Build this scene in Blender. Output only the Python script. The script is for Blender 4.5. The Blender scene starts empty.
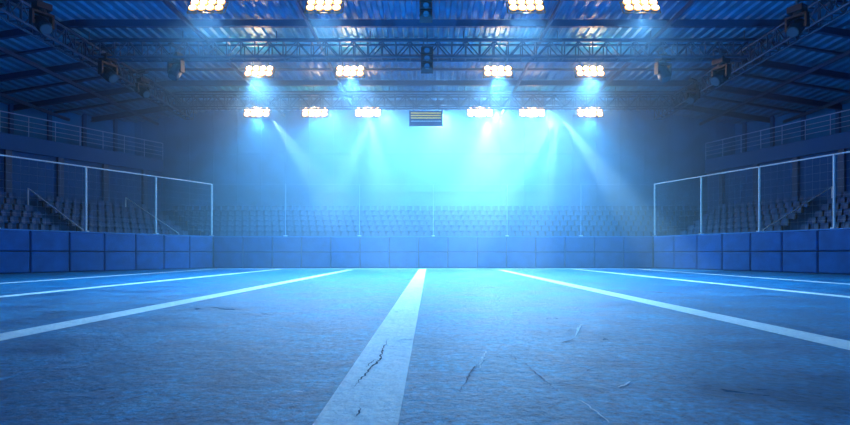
import bpy, math, random
from mathutils import Vector, Matrix
random.seed(7)
sc = bpy.context.scene
F = 560.0; VX = 429.0; HY = 254.0
CAM_H = 1.0

# ------------------------------------------------------------ materials
def mat(name, col, rough=0.6, metal=0.0, noise=0.0, nscale=5.0, bump=0.0, bscale=40.0, spec=0.5):
    m = bpy.data.materials.new(name); m.use_nodes = True
    nt = m.node_tree; b = nt.nodes['Principled BSDF']
    b.inputs['Base Color'].default_value = (*col, 1)
    b.inputs['Roughness'].default_value = rough
    b.inputs['Metallic'].default_value = metal
    b.inputs['Specular IOR Level'].default_value = spec
    tc = nt.nodes.new('ShaderNodeTexCoord')
    if noise > 0:
        n = nt.nodes.new('ShaderNodeTexNoise'); n.inputs['Scale'].default_value = nscale
        n.inputs['Detail'].default_value = 6
        nt.links.new(tc.outputs['Object'], n.inputs['Vector'])
        r = nt.nodes.new('ShaderNodeValToRGB')
        r.color_ramp.elements[0].position = 0.3; r.color_ramp.elements[1].position = 0.7
        r.color_ramp.elements[0].color = (*[c*(1-noise) for c in col], 1)
        r.color_ramp.elements[1].color = (*[min(1, c*(1+noise)) for c in col], 1)
        nt.links.new(n.outputs['Fac'], r.inputs['Fac'])
        nt.links.new(r.outputs['Color'], b.inputs['Base Color'])
    return m

def emis(name, col, s):
    m = bpy.data.materials.new(name); m.use_nodes = True
    b = m.node_tree.nodes['Principled BSDF']
    b.inputs['Base Color'].default_value = (*col, 1)
    b.inputs['Emission Color'].default_value = (*col, 1)
    b.inputs['Emission Strength'].default_value = s
    return m

M_wall = mat('wall_paint', (0.01, 0.2, 0.46), 0.7, noise=0.25, nscale=0.6, spec=0.2)
M_wall_rib = mat('wall_rib', (0.003, 0.10, 0.27), 0.6, spec=0.2)
M_ceil = mat('ceiling_sheet', (0.012, 0.21, 0.40), 0.45, 0.2, noise=0.35, nscale=0.8)
M_beam = mat('steel_beam', (0.006, 0.06, 0.15), 0.5, 0.2)
M_truss = mat('truss_steel', (0.02, 0.07, 0.14), 0.45, 0.2)
M_pad = mat('pad_vinyl', (0.002, 0.11, 0.38), 0.4, noise=0.2, nscale=1.5, spec=0.25)
M_padtop = mat('pad_cap', (0.02, 0.24, 0.6), 0.4)
M_conc = mat('stand_concrete', (0.003, 0.07, 0.19), 0.8, noise=0.3, nscale=2, spec=0.1)
M_seat = mat('seat_plastic', (0.006, 0.10, 0.26), 0.4, spec=0.25)
M_post = mat('post_paint', (0.8, 0.9, 0.95), 0.4)
M_rail = mat('rail_steel', (0.3, 0.5, 0.75), 0.4, 0.1)
M_black = mat('fixture_black', (0.006, 0.018, 0.035), 0.4)
M_glass = mat('lens_glass', (0.02, 0.05, 0.09), 0.5)
M_lamp = emis('lamp_glow', (1.0, 0.76, 0.42), 18)
M_lamp_rim = emis('lamp_reflector', (1.0, 0.4, 0.08), 1.8)
M_house = mat('lamp_housing', (0.12, 0.09, 0.06), 0.5)
M_signb = mat('sign_blue', (0.01, 0.05, 0.2), 0.5)
M_signy = emis('sign_yellow', (0.85, 0.6, 0.12), 0.4)

# floor
def floor_mat(name, c1, c2, c3, worn=None):
    m = bpy.data.materials.new(name); m.use_nodes = True
    nt = m.node_tree; b = nt.nodes['Principled BSDF']; L = nt.links.new
    b.inputs['Specular IOR Level'].default_value = 0.4
    b.inputs['Specular Tint'].default_value = (0.3, 0.7, 1.0, 1)
    g = nt.nodes.new('ShaderNodeNewGeometry')
    def noise(s, d=6, rough=0.6, dist=0.0):
        n = nt.nodes.new('ShaderNodeTexNoise'); n.inputs['Scale'].default_value = s
        n.inputs['Detail'].default_value = d; n.inputs['Roughness'].default_value = rough
        n.inputs['Distortion'].default_value = dist
        L(g.outputs['Position'], n.inputs['Vector']); return n
    big = noise(0.9, 10, 0.72, 0.6)
    r = nt.nodes.new('ShaderNodeValToRGB')
    e = r.color_ramp.elements
    e[0].position = 0.36; e[0].color = (*c1, 1)
    e[1].position = 0.64; e[1].color = (*c3, 1)
    k = r.color_ramp.elements.new(0.5); k.color = (*c2, 1)
    L(big.outputs['Fac'], r.inputs['Fac'])
    fine = noise(13, 8, 0.8)
    mr = nt.nodes.new('ShaderNodeMapRange')
    mr.inputs['From Min'].default_value = 0.36; mr.inputs['From Max'].default_value = 0.64
    mr.inputs['To Min'].default_value = 0.25; mr.inputs['To Max'].default_value = 1.7
    if worn: mr.inputs['To Min'].default_value = 0.8; mr.inputs['To Max'].default_value = 1.2
    L(fine.outputs['Fac'], mr.inputs['Value'])
    mx = nt.nodes.new('ShaderNodeVectorMath'); mx.operation = 'SCALE'
    L(r.outputs['Color'], mx.inputs[0]); L(mr.outputs['Result'], mx.inputs['Scale'])
    out = mx.outputs[0]
    wn = noise(5 if worn else 2.2, 9, 0.8)
    wr = nt.nodes.new('ShaderNodeMapRange')
    wr.inputs['From Min'].default_value = 0.56
    wr.inputs['From Max'].default_value = 0.7
    wr.inputs['To Max'].default_value = 1.0 if worn else 0.6
    L(wn.outputs['Fac'], wr.inputs['Value'])
    mm = nt.nodes.new('ShaderNodeMix'); mm.data_type = 'RGBA'
    L(wr.outputs['Result'], mm.inputs['Factor']); L(out, mm.inputs['A'])
    mm.inputs['B'].default_value = (*(worn or (0.09, 0.34, 0.52)), 1)
    out = mm.outputs['Result']
    L(out, b.inputs['Base Color'])
    rr = nt.nodes.new('ShaderNodeMapRange')
    rr.inputs['From Min'].default_value = 0.3; rr.inputs['From Max'].default_value = 0.7
    rr.inputs['To Min'].default_value = 0.25; rr.inputs['To Max'].default_value = 0.5
    L(big.outputs['Fac'], rr.inputs['Value']); L(rr.outputs['Result'], b.inputs['Roughness'])
    bn = noise(22, 7, 0.75)
    bp = nt.nodes.new('ShaderNodeBump'); bp.inputs['Strength'].default_value = 1.0; bp.inputs['Distance'].default_value = 0.05
    L(bn.outputs['Fac'], bp.inputs['Height'])
    bn2 = noise(4, 6, 0.65)
    bp2 = nt.nodes.new('ShaderNodeBump'); bp2.inputs['Strength'].default_value = 0.8; bp2.inputs['Distance'].default_value = 0.08
    L(bn2.outputs['Fac'], bp2.inputs['Height']); L(bp.outputs['Normal'], bp2.inputs['Normal'])
    L(bp2.outputs['Normal'], b.inputs['Normal'])
    return m
M_floor = floor_mat('court_surface', (0.003, 0.08, 0.19), (0.006, 0.15, 0.33), (0.015, 0.25, 0.48))
M_line = floor_mat('line_paint', (0.85, 0.93, 0.97), (0.95, 0.98, 1.0), (1.0, 1.0, 1.0), worn=(0.5, 0.7, 0.82))
M_crackd = mat('crack_dark', (0.01, 0.03, 0.07), 0.9)
M_crackl = mat('crack_light', (0.85, 0.95, 1.0), 0.8)
M_scuff = mat('scuff_pale', (0.2, 0.45, 0.65), 0.8)

# ------------------------------------------------------------ mesh builder
class MB:
    def __init__(s): s.v = []; s.f = []; s.mi = []; s.mats = []
    def m(s, mt):
        if mt not in s.mats: s.mats.append(mt)
        return s.mats.index(mt)
    def add(s, vs, fs, mt):
        o = len(s.v); s.v += [tuple(v) for v in vs]; k = s.m(mt)
        for f in fs: s.f.append(tuple(i+o for i in f)); s.mi.append(k)
    def box(s, c, size, mt, M=None):
        x, y, z = [a/2 for a in size]
        vs = [Vector((sx*x, sy*y, sz*z)) for sx in (-1, 1) for sy in (-1, 1) for sz in (-1, 1)]
        if M is not None: vs = [M @ v for v in vs]
        vs = [v+Vector(c) for v in vs]
        s.add(vs, [(0,1,3,2),(4,6,7,5),(0,4,5,1),(2,3,7,6),(0,2,6,4),(1,5,7,3)], mt)
    def bevbox(s, c, size, mt, bv, M=None):
        x, y, z = [a/2 for a in size]
        vs = []
        for yy, d in ((y, 0), (-y+bv, 0), (-y, bv)):
            vs += [Vector((-x+d, yy, -z+d)), Vector((x-d, yy, -z+d)), Vector((x-d, yy, z-d)), Vector((-x+d, yy, z-d))]
        if M is not None: vs = [M @ v for v in vs]
        vs = [v+Vector(c) for v in vs]
        fs = [(3,2,1,0), (8,9,10,11)]
        for a in (0, 4):
            for i in range(4):
                j = (i+1) % 4; fs.append((a+i, a+j, a+4+j, a+4+i))
        s.add(vs, fs, mt)
    def tube(s, a, b, r, mt, n=6, r2=None):
        a = Vector(a); b = Vector(b); d = (b-a)
        if d.length < 1e-6: return
        d.normalize(); r2 = r if r2 is None else r2
        up = Vector((0,0,1)) if abs(d.z) < 0.9 else Vector((1,0,0))
        p = d.cross(up).normalized(); q = d.cross(p)
        vs = []
        for (c, rr) in ((a, r), (b, r2)):
            for i in range(n):
                t = 2*math.pi*i/n; vs.append(c+p*math.cos(t)*rr+q*math.sin(t)*rr)
        fs = [(i, (i+1) % n, n+(i+1) % n, n+i) for i in range(n)]
        fs += [tuple(range(n-1, -1, -1)), tuple(range(n, 2*n))]
        s.add(vs, fs, mt)
    def obj(s, name, parent=None, smooth=False, loc=None):
        me = bpy.data.meshes.new(name)
        vs = s.v
        if loc is not None: vs = [(v[0]-loc[0], v[1]-loc[1], v[2]-loc[2]) for v in vs]
        me.from_pydata(vs, [], s.f)
        for mt in s.mats: me.materials.append(mt)
        me.polygons.foreach_set('material_index', s.mi)
        if smooth: me.polygons.foreach_set('use_smooth', [True]*len(s.f))
        me.update()
        o = bpy.data.objects.new(name, me); sc.collection.objects.link(o)
        if loc is not None: o.location = loc
        if parent: o.parent = parent
        return o

# ------------------------------------------------------------ bowl layout (inner board line)
P = [None, Vector((-15.4, 40)), Vector((16.0, 40)), None]
P[0] = Vector((-15.4, 40)) - Vector((6.15, 12))*(32/12)
P[3] = Vector((16.0, 40)) + Vector((4.6, -13.3))*(32/13.3)
SCL = [1, 0.6, 1]
def seg_normal(i):
    d = (P[i+1]-P[i]).normalized(); return Vector((-d.y, d.x))
def offset(t):
    ls = []
    for i in range(3):
        n = seg_normal(i); d = (P[i+1]-P[i]).normalized()
        ls.append((P[i]+n*t*SCL[i], d))
    def inter(l1, l2):
        (p, d), (q, e) = l1, l2
        den = d.x*e.y-d.y*e.x
        k = ((q.x-p.x)*e.y-(q.y-p.y)*e.x)/den
        return p+d*k
    return [ls[0][0], inter(ls[0], ls[1]), inter(ls[1], ls[2]), Vector((P[3]+seg_normal(2)*t))]
def sweep(b, prof, mt, segs=(0, 1, 2)):
    for i in segs:
        for (t0, z0), (t1, z1) in zip(prof[:-1], prof[1:]):
            A = offset(t0); B = offset(t1)
            b.add([(A[i].x, A[i].y, z0), (A[i+1].x, A[i+1].y, z0), (B[i+1].x, B[i+1].y, z1), (B[i].x, B[i].y, z1)], [(0,1,2,3)], mt)

# floor
b = MB(); b.box((0, 19, -0.1), (100, 64, 0.2), M_floor); b.obj('floor')

# court lines
b = MB()
def line(p, q, w, z=0.004):
    p = Vector(p); q = Vector(q); d = (q-p).normalized(); n = Vector((-d.y, d.x))*w/2
    b.add([(*(p-n), z), (*(q-n), z), (*(q+n), z), (*(p+n), z)], [(0,1,2,3)], M_line)
line((-0.43, -4), (-0.43, 37.3), 0.5)
line((-5.2, -4), (-5.0, 35.4), 0.46)
line((4.62, -4), (4.5, 35.4), 0.46)
line((-10.1, 2), (-9.8, 37.3), 0.4)
line((9.8, 2), (9.6, 37.3), 0.4)
line((-14.9, 2), (-14.2, 37.3), 0.35)
line((13.9, 2), (13.9, 37.3), 0.35)
line((-14.3, 37.4), (14.1, 37.4), 0.5, 0.006)
b.obj('court_lines')

# cracks in the floor (thin ribbons)
def gp(x, y):
    d = F*CAM_H/(y-HY); return Vector(((x-VX)/F*d, d))
b = MB()
def crackw(g, w, mt, z=0.008, jit=0.012):
    P2 = []
    for a, c in zip(g[:-1], g[1:]):
        n = max(2, int((c-a).length/0.04))
        for i in range(n):
            t = i/n; P2.append(a.lerp(c, t)+Vector((random.uniform(-jit, jit), random.uniform(-jit, jit))))
    P2.append(g[-1])
    vs = []; fs = []
    for i, p in enumerate(P2):
        d = (P2[min(i+1, len(P2)-1)]-P2[max(i-1, 0)]).normalized(); n = Vector((-d.y, d.x))
        ww = w*random.uniform(0.35, 1)*math.sin(math.pi*(i+0.3)/(len(P2)-0.4+0.001))
        vs += [(*(p-n*ww), z), (*(p+n*ww), z)]
        if i: fs.append((2*i-2, 2*i-1, 2*i+1, 2*i))
    b.add(vs, fs, mt)
def crack(pts, w, mt, z=0.008, jit=0.012): crackw([gp(*p) for p in pts], w, mt, z, jit)
crack([(389,339),(383,349),(380,360),(368,372),(360,381),(350,391)], 0.012, M_crackd)
crack([(388,346),(384,354),(382,363)], 0.006, M_crackl, 0.01)
crack([(380,360),(374,361),(366,368)], 0.006, M_crackd)
crack([(486,352),(482,361),(480,369)], 0.013, M_crackl)
crack([(479,362),(472,372),(462,388),(458,396)], 0.009, M_crackd)
crack([(582,324),(578,330),(575,337)], 0.022, M_crackl)
crack([(576,339),(560,344)], 0.014, M_crackd)
crack([(578,401),(590,408),(603,417),(609,424)], 0.008, M_crackl)
crack([(630,382),(625,386),(618,388)], 0.013, M_crackl)
crack([(360,408),(357,418)], 0.006, M_crackd)
crack([(296,392),(303,393)], 0.008, M_crackl)
crack([(520,360),(548,384),(566,398)], 0.005, M_crackd)
rs = random.Random(21)
for i in range(46):     # small scuffs scattered over the court
    y0 = rs.uniform(3.3, 13); x0 = rs.uniform(-0.8, 0.8)*y0; a = rs.uniform(0, 6.28); L = rs.uniform(0.08, 0.35)*(0.6+y0/10)
    p = Vector((x0, y0)); q = p+Vector((math.cos(a), math.sin(a)))*L
    m_ = (p+q)/2+Vector((rs.uniform(-.04,.04), rs.uniform(-.04,.04)))
    crackw([p, m_, q], rs.uniform(0.003, 0.008), rs.choice((M_scuff, M_scuff, M_crackd)), 0.007)
b.obj('floor_cracks')

# padded perimeter boards : two rows of bevelled panels
b = MB()
for i in range(3):
    a, c = P[i], P[i+1]; L = (c-a).length; d = (c-a)/L; n = seg_normal(i)
    N = round(L/2.05); w = L/N; ang = math.atan2(d.y, d.x)
    R = Matrix.Rotation(ang, 3, 'Z')
    for k in range(N):
        m0 = a+d*(k+0.5)*w+n*0.16
        b.bevbox((m0.x, m0.y, 0.57), (w-0.05, 0.3, 1.1), M_pad, 0.05, R)
        b.bevbox((m0.x, m0.y, 1.69), (w-0.05, 0.3, 1.06), M_pad, 0.05, R)
    mc = (a+c)/2+n*0.2
    b.box((mc.x, mc.y, 2.25), (L, 0.34, 0.06), M_padtop, R)
    b.box((mc.x+n.x*0.1, mc.y+n.y*0.1, 1.1), (L, 0.1, 2.2), M_black, R)
b.obj('padded_barrier')

# stands
b = MB()
rows = 7; prof = [(0.5, 0.0), (0.5, 1.45)]
for k in range(rows):
    t = 0.55+0.9*(k+1); z = 1.45+0.42*k
    prof += [(t, z), (t, z+0.42)]
ztop = prof[-1][1]; tt = prof[-1][0]
prof += [(11.15, ztop)]
sweep(b, prof, M_conc)
b.obj('grandstand')
def seat(b, o, R):
    def tr(pts): return [R @ Vector(p)+o for p in pts]
    b.add(tr([(-.21,-.2,.40),(.21,-.2,.40),(.21,.2,.36),(-.21,.2,.36),(-.21,-.22,.44),(.21,-.22,.44),(.21,.2,.40),(-.21,.2,.40)]),
          [(3,2,1,0),(4,5,6,7),(0,1,5,4),(1,2,6,5),(3,0,4,7)], M_seat)
    pr = [(.19,.38),(.25,.55),(.28,.72),(.28,.82)]
    vs = []
    for y, z in pr: vs += [(-.21,y-.03,z),(0,y,z),(.21,y-.03,z)]
    fs = []
    for i in range(3):
        for j in range(2): fs.append((i*3+j, i*3+j+1, i*3+j+4, i*3+j+3))
    b.add(tr(vs), fs, M_seat)
    b.add(tr([(-.04,.0,0),(.04,.0,0),(.04,.0,.38),(-.04,.0,.38),(-.04,.1,0),(.04,.1,0),(.04,.1,.38),(-.04,.1,.38)]), [(0,1,2,3),(4,7,6,5),(0,3,7,4),(1,5,6,2)], M_black)
b = MB()
for k in range(rows):
    O = offset(0.55+0.9*k+0.5)
    z = 1.45+0.42*k
    for i in range(3):
        a, c = O[i], O[i+1]; L = (c-a).length; d = (c-a)/L
        R = Matrix.Rotation(math.atan2(d.y, d.x), 3, 'Z')
        N = int(L/0.56)
        for j in range(1, N):
            if j % 16 in (0, 1) and i != 1: continue
            p = a+d*(j*0.56+0.1)
            seat(b, Vector((p.x, p.y, z)), R)
b.obj('stadium_seats')

# balconies on sides
def balcony(name, seg):
    b = MB()
    sweep(b, [(7.0, ztop), (7.0, 7.4), (6.7, 7.4), (6.7, 8.4), (11.15, 8.4)], M_wall_rib, (seg,))
    A = offset(6.8); a, c = A[seg], A[seg+1]; L = (c-a).length; d = (c-a)/L
    n = int(L/1.6)
    for i in range(n+1):
        p = a+d*(L*i/n); b.tube((p.x, p.y, 8.4), (p.x, p.y, 9.7), 0.025, M_rail)
    for z in (8.75, 9.05, 9.35, 9.7):
        b.tube((a.x, a.y, z), (c.x, c.y, z), 0.018 if z < 9.6 else 0.035, M_rail)
    A = offset(6.95); a, c = A[seg], A[seg+1]
    for i in range(12):
        p = a+(c-a)*(i+0.5)/12
        b.box((p.x, p.y, (ztop+7.4)/2), (0.35, 0.35, 7.4-ztop), M_beam, Matrix.Rotation(math.atan2(d.y, d.x), 3, 'Z'))
    b.obj(name)
balcony('balcony', 0); balcony('balcony', 2)

# outer walls
for nm, seg in (('wall_left', 0), ('wall_right', 2)):
    b = MB(); sweep(b, [(11.2, 0), (11.2, 13.4), (11.5, 13.4), (11.5, 0)], M_wall, (seg,))
    A = offset(11.1); a, c = A[seg], A[seg+1]; L = (c-a).length; d = (c-a)/L
    for i in range(int(L/2.5)):
        p = a+d*(i*2.5+1)
        b.box((p.x, p.y, 6.7), (0.25, 0.2, 13), M_wall_rib, Matrix.Rotation(math.atan2(d.y, d.x), 3, 'Z'))
    b.obj(nm)
b = MB(); yb = 46.75
b.box((0, yb+0.15, 6.7), (60, 0.3, 13.6), M_wall)
for i in range(31):
    b.box((-30+2*i, yb-0.02, 8.5), (0.08, 0.05, 9), M_wall)
for z in (6.2, 9.4): b.box((0, yb-0.03, z), (60, 0.06, 0.08), M_wall)
b.obj('wall_back')

# ------------------------------------------------------------ ceiling: corrugated sheet
def cz(x):
    ax = abs(x); return 13.05 if ax < 18 else 13.05-(ax-18)*0.16
b = MB()
xs = []; x = -44
while x < 44:
    xs += [(x, 0), (x+0.22, 0), (x+0.3, -0.1), (x+0.47, -0.1)]; x += 0.55
vs = []; fs = []
for (x, dz) in xs:
    vs += [(x, -6, cz(x)+dz), (x, 46.9, cz(x)+dz)]
for i in range(len(xs)-1): fs.append((2*i, 2*i+1, 2*i+3, 2*i+2))
b.add(vs, fs, M_ceil)
b.obj('ceiling')
b = MB()
y = 8.5
while y < 46:
    for (x0, x1) in ((-40, -18), (-18, 18), (18, 40)):
        a = Vector((x0, y, cz(x0)-0.22)); c = Vector((x1, y, cz(x1)-0.22))
        mid = (a+c)/2; ang = math.atan2(c.z-a.z, c.x-a.x)
        R = Matrix.Rotation(-ang, 3, 'Y')
        h = 0.36 if abs((y-8.5) % 5) < 0.01 else 0.12
        b.box(mid-Vector((0, 0, h/2-0.1)), ((c-a).length, 0.06, h), M_beam, R)
        b.box(mid-Vector((0, 0, h-0.1)), ((c-a).length, 0.22, 0.03), M_beam, R)
    y += 2.5
for x in (-27, -22.5, -12, -6, 6, 12, 22.5, 27):
    b.box((x, 21, cz(x)-0.55), (0.12, 51, 0.2), M_beam)
b.obj('roof_purlins')

# ------------------------------------------------------------ trusses
def truss(name, a, c, h=0.85, w=0.6, bay=0.75, r=0.065):
    b = MB(); a = Vector(a); c = Vector(c); L = (c-a).length; d = (c-a)/L
    s = Vector((-d.y, d.x, 0)); u = Vector((0, 0, 1))
    N = round(L/bay)
    for sy in (-1, 1):
        for z in (0, h):
            b.tube(a+s*sy*w/2+u*z, c+s*sy*w/2+u*z, r, M_truss)
    for i in range(N+1):
        p = a+d*L*i/N
        for sy in (-1, 1):
            b.tube(p+s*sy*w/2, p+s*sy*w/2+u*h, r*0.55, M_truss, 5)
            if i < N:
                q = a+d*L*(i+1)/N
                z0, z1 = (0, h) if i % 2 == 0 else (h, 0)
                b.tube(p+s*sy*w/2+u*z0, q+s*sy*w/2+u*z1, r*0.55, M_truss, 5)
        for z in (0, h): b.tube(p-s*w/2+u*z, p+s*w/2+u*z, r*0.5, M_truss, 5)
    n = int(L/5)
    for i in range(n+1):
        p = a+d*(L*i/n if n else 0)
        b.tube(p+u*h, (p.x, p.y, cz(p.x)-0.1), 0.025, M_truss, 5)
    return b.obj(name)
TZ = 11.45
truss('lighting_truss', (-18.2, 30, TZ), (16.9, 30, TZ))
truss('lighting_truss', (-19.0, 40, TZ), (18.7, 40, TZ))
truss('lighting_truss', (-18, 21, TZ), (16.7, 21, TZ))
truss('lighting_truss', (-18.4, 6, TZ-0.1), (-18.4, 43, TZ-0.1), h=0.9)
truss('lighting_truss', (17.6, 6, TZ-0.1), (17.6, 43, TZ-0.1), h=0.9)

# ------------------------------------------------------------ flood lamp clusters
def flood(px, py, H, tilt, w, strength_spot, col=(0.14, 0.54, 1.0), hgt=0.78, warm=60):
    d = F*H/(HY-py); X = (px-VX)/F*d; Z = CAM_H+H
    b = MB(); R = Matrix.Rotation(math.radians(tilt), 3, 'X')
    o = Vector((X, d, Z))
    def T(p): return R @ Vector(p)+o
    cols, rws = 4, 2
    cw = w/cols; ch = hgt/rws
    for i in range(cols):
        for j in range(rws):
            cx = -w/2+cw*(i+.5); czz = -hgt/2+ch*(j+.5)
            b.tube(T((cx, 0.26, czz)), T((cx, 0.02, czz)), cw*0.22, M_house, 12, cw*0.47)
            b.tube(T((cx, 0.02, czz)), T((cx, -0.02, czz)), cw*0.48, M_lamp_rim, 12)
            b.tube(T((cx, -0.02, czz)), T((cx, -0.05, czz)), cw*0.36, M_lamp, 12)
    for zz in (-hgt/2, 0, hgt/2): b.tube(T((-w/2-.05, 0.12, zz)), T((w/2+.05, 0.12, zz)), 0.025, M_house)
    for xx in (-w/2-.05, w/2+.05): b.tube(T((xx, 0.12, -hgt/2)), T((xx, 0.12, hgt/2)), 0.025, M_house)
    for xx in (-w*0.3, w*0.3):
        q = T((xx, 0.12, hgt/2)); b.tube(q, (q.x, q.y, cz(q.x)-0.15), 0.03, M_truss)
    ob = b.obj('floodlight', loc=(X, d, Z))
    l = bpy.data.lights.new('flood_beam', 'SPOT'); l.energy = strength_spot; l.color = col
    l.spot_size = math.radians(125); l.spot_blend = 0.8; l.shadow_soft_size = 0.3
    lo = bpy.data.objects.new('flood_beam', l); sc.collection.objects.link(lo); lo.parent = ob
    pos = Vector((0, -0.35, -0.55)); lo.location = pos
    t = Vector((X*0.7, d-3, 0))
    dd = t-(Vector((X, d, Z))+pos); lo.rotation_euler = dd.to_track_quat('-Z', 'Y').to_euler()
    l = bpy.data.lights.new('lamp_warmth', 'POINT'); l.energy = warm; l.color = (1, 0.62, 0.3); l.shadow_soft_size = 0.08
    lo = bpy.data.objects.new('lamp_warmth', l); sc.collection.objects.link(lo); lo.parent = ob
    lo.location = (0, -0.3, -0.1)
    return ob
for x in (207, 324, 526, 641): flood(x, 5, 10.7, -35, 1.5, 8500, col=(0.2, 0.56, 1.0), warm=130, hgt=0.82)
for x in (259, 350, 498, 590): flood(x, 71, 10.6, -30, 1.6, 4800, warm=260, hgt=0.82)
for x in (257, 315, 368, 480, 532, 590): flood(x, 112, 10.35, -25, 1.85, 3200, col=(0.06, 0.45, 1.0), hgt=0.74, warm=260)

# ------------------------------------------------------------ moving heads / speakers
def moving_head(X, Y, Z, yaw, tilt, s=1.0):
    b = MB()
    Rz = Matrix.Rotation(math.radians(yaw), 3, 'Z'); Rx = Matrix.Rotation(math.radians(tilt), 3, 'X')
    o = Vector((X, Y, Z))
    def T(p): return Rz @ (Vector(p)*s)+o
    def TH(p): return Rz @ (Rx @ (Vector(p)*s))+o
    b.box(T((0,0,.62)), Vector((.5,.4,.22))*s, M_black, Rz)
    b.tube(T((0,0,.52)), T((0,0,.4)), .14*s, M_black, 12)
    b.box(T((0,0,.38)), Vector((.72,.22,.08))*s, M_black, Rz)
    for sx in (-1, 1):
        b.box(T((sx*.33,0,.16)), Vector((.07,.22,.5))*s, M_black, Rz)
        b.tube(T((sx*.36,0,0)), T((sx*.2,0,0)), .09*s, M_black, 10)
    b.tube(TH((0,.32,0)), TH((0,.15,0)), .16*s, M_black, 14, .24*s)
    b.tube(TH((0,.15,0)), TH((0,-.25,0)), .24*s, M_black, 14, .25*s)
    b.tube(TH((0,-.25,0)), TH((0,-.38,0)), .25*s, M_black, 14, .2*s)
    b.tube(TH((0,-.38,0)), TH((0,-.39,0)), .17*s, M_glass, 14)
    b.tube(T((0,0,.73)), T((0,0,1.1)), .04*s, M_truss)
    b.box(T((0,0,1.05)), Vector((.2,.7,.08))*s, M_truss, Rz)
    b.obj('moving_head_light', loc=tuple(o))
def ph(px, py, d): return ((px-VX)/F*d, d, CAM_H+(HY-py)/F*d)
for (px, py, d, yaw, tilt, s) in ((108,74,30,70,35,1.35),(176,71,30,-20,60,1.25),(143,92,34,60,30,1.1),(42,24,24,60,40,1.2),
        (721,77,30,-70,35,1.35),(663,73,30,20,60,1.25),(693,98,36,-50,35,1.1),(797,27,24,-60,40,1.2)):
    moving_head(*ph(px, py, d), yaw, tilt, s)
def speaker(px, py, d, s):
    X, Y, Z = ph(px, py, d); b = MB()
    for k in range(3):
        R = Matrix.Rotation(math.radians(-8*k), 3, 'X')
        zc = Z+(0.42-0.42*k)*s; yc = Y-0.03*k
        b.bevbox((X, yc, zc), (0.62*s, .5*s, .38*s), M_black, .06, R)
        b.tube((X, yc-.24*s, zc), (X, yc-.28*s, zc-.01), .14*s, M_beam, 12)
    b.tube((X, Y, Z+.6*s), (X, Y, 12.9), .03, M_truss)
    b.box((X, Y, Z+.68*s), (.5*s, .3*s, .06), M_truss)
    b.obj('hanging_speaker', loc=(X, Y, Z))
speaker(426, 8, 23, 0.85); speaker(427, 60, 29.3, 1.0)

# sign
b = MB(); X, Y, Z = ph(426, 118.5, 39)
b.box((X, Y, Z), (2.25, .12, 1.05), M_signb)
for k in range(3): b.box((X, Y-.07, Z+.36-.17*k), (2.1, .02, .08), M_signy)
b.box((X, Y-.07, Z-.2), (2.1, .02, .05), M_post)
for sx in (-1, 1):
    b.tube((X+sx*.9, Y, Z+.5), (X+sx*.9, Y, TZ+.9), .02, M_truss)
    b.box((X+sx*1.14, Y, Z), (.05, .16, 1.1), M_black)
b.obj('hanging_banner_sign')

# ------------------------------------------------------------ netting fence on barrier
b = MB()
for i, sp in ((0, 4.3), (1, 5.2), (2, 4.3)):
    A = offset(0.2); a, c = A[i], A[i+1]; L = (c-a).length; d = (c-a)/L
    N = round(L/sp); top = 6.0
    r = 0.06 if i != 1 else 0.025
    for k in range(N+1):
        p = a+d*L*k/N
        b.tube((p.x, p.y, 2.2), (p.x, p.y, top), r, M_post if i != 1 else M_rail, 8)
        b.box((p.x, p.y, 2.3), (.24, .24, .06), M_post)
    b.tube((a.x, a.y, top), (c.x, c.y, top), 0.04 if i != 1 else 0.01, M_post if i != 1 else M_rail)
    if i != 1:
        for k in range(int(L/0.4)):
            p = a+d*0.4*k; b.tube((p.x, p.y, 2.3), (p.x, p.y, top), 0.004, M_rail, 3)
        for k in range(1, 9):
            z = 2.3+k*0.41; b.tube((a.x, a.y, z), (c.x, c.y, z), 0.004, M_rail, 3)
b.obj('netting_fence')

# handrails in stands
b = MB()
for seg in (0, 2):
    for j in (0.25, 0.5, 0.75, 0.93):
        A0 = offset(0.6)
        p = A0[seg].lerp(A0[seg+1], j)
        n = seg_normal(seg); q = p+n*5.6
        z0, z1 = 2.4, 5.1
        b.tube((p.x, p.y, 1.45), (p.x, p.y, z0), .035, M_post); b.tube((q.x, q.y, 4.0), (q.x, q.y, z1), .035, M_post)
        b.tube((p.x, p.y, z0), (q.x, q.y, z1), .035, M_post)
b.obj('stand_handrails')

# ------------------------------------------------------------ beams and haze
def spot(name, loc, tgt, e, ang, blend=0.35, col=(0.4, 0.72, 1.0), r=0.1):
    l = bpy.data.lights.new(name, 'SPOT'); l.energy = e; l.color = col
    l.spot_size = math.radians(ang); l.spot_blend = blend; l.shadow_soft_size = r
    o = bpy.data.objects.new(name, l); sc.collection.objects.link(o); o.location = loc
    o.rotation_euler = (Vector(tgt)-Vector(loc)).to_track_quat('-Z', 'Y').to_euler()
spot('stage_beam', (9.7, 43, 11.3), (-4, 37, 0), 26000, 15, 0.7)
spot('stage_beam', (9.7, 43, 11.3), (1.5, 36, 0), 28000, 14, 0.6)
spot('stage_beam', (9.9, 43, 11.3), (6.4, 35, 0), 22000, 13, 0.6)
spot('stage_beam', (10.3, 43, 11.3), (15.5, 35, 0), 28000, 16, 0.5)
spot('stage_beam', (4.5, 43.2, 11.3), (3, 34, 0), 14000, 44, 0.9)
spot('stage_beam', (-4.5, 43.2, 11.3), (-8, 34, 0), 14000, 18, 0.8)
spot('stage_beam', (-4.5, 43.2, 11.3), (-2, 34, 0), 14000, 20, 0.8)
spot('stage_beam', (-12, 43, 11.3), (-3, 36, 0), 16000, 20, 0.8)
WC = (0.2, 0.56, 1.0)
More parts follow.
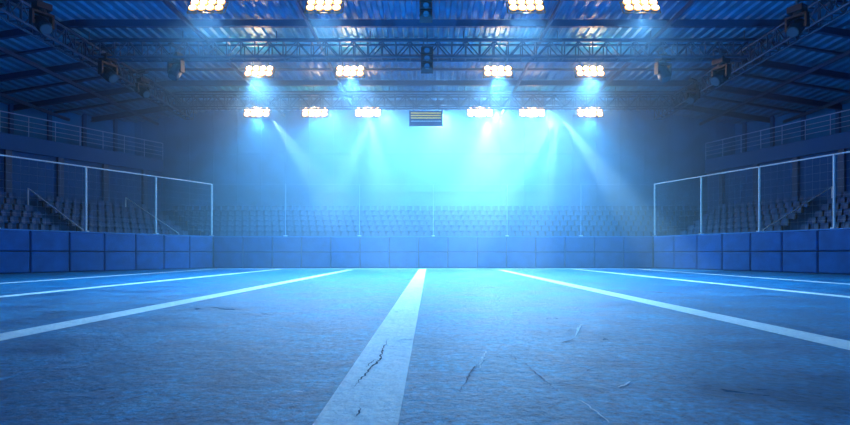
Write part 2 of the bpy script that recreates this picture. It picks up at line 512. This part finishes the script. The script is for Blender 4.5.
for x, e in ((-8, 5000), (-3.5, 8000), (1, 11000), (5.5, 12500), (10, 8000)):
    spot('back_glow_fill', (x, 45.8, 12.4), (x*0.6, 38, 2), e, 130, 1.0, WC, 0.5)  # unseen lamps added near the back wall to spread glow through the haze
spot('wall_glow_fill', (1, 43, 11.9), (1, 46.7, 8.6), 3000, 150, 1.0, (0.38, 0.66, 1.0), 0.4)  # added pair without fixtures, brightens the upper back wall
spot('wall_glow_fill', (6, 43, 11.9), (6, 46.7, 8.6), 3600, 150, 1.0, (0.38, 0.66, 1.0), 0.4)
spot('ceiling_fill', (-9, -2, 5), (-3, 32, 13), 21000, 68, 1.0, (0.04, 0.48, 1.0), 0.5)  # added fill pair behind the camera, lifts the ceiling and trusses
spot('ceiling_fill', (9, -2, 5), (3, 32, 13), 21000, 68, 1.0, (0.04, 0.48, 1.0), 0.5)

def haze(name, c, size, dens):
    hm = bpy.data.materials.new(name+'_air'); hm.use_nodes = True
    nt = hm.node_tree; nt.nodes.clear()
    out = nt.nodes.new('ShaderNodeOutputMaterial'); v = nt.nodes.new('ShaderNodeVolumeScatter')
    v.inputs['Color'].default_value = (0.6, 0.82, 1.0, 1); v.inputs['Density'].default_value = dens
    v.inputs['Anisotropy'].default_value = 0.25
    nt.links.new(v.outputs[0], out.inputs['Volume'])
    b = MB(); b.box(c, size, hm); b.obj(name)
haze('stage_haze', (0.3, 38.8, 6.4), (42, 15.6, 12.7), 0.033)
haze('thin_haze', (0.3, 25.5, 6.4), (42, 10.9, 12.7), 0.004)

# world
w = bpy.data.worlds.new('w'); sc.world = w; w.use_nodes = True
w.node_tree.nodes['Background'].inputs[0].default_value = (0.01, 0.2, 0.6, 1)
w.node_tree.nodes['Background'].inputs[1].default_value = 1.0

# camera
cd = bpy.data.cameras.new('camera'); cam = bpy.data.objects.new('camera', cd); sc.collection.objects.link(cam)
cam.location = (0, 0, CAM_H); cam.rotation_euler = (math.radians(90), 0, 0)
cd.sensor_width = 36; cd.lens = F/850*36; cd.shift_x = -(VX-425)/850; cd.shift_y = (HY-212.5)/850
cd.clip_end = 300
sc.camera = cam
sc.view_settings.view_transform = 'Standard'
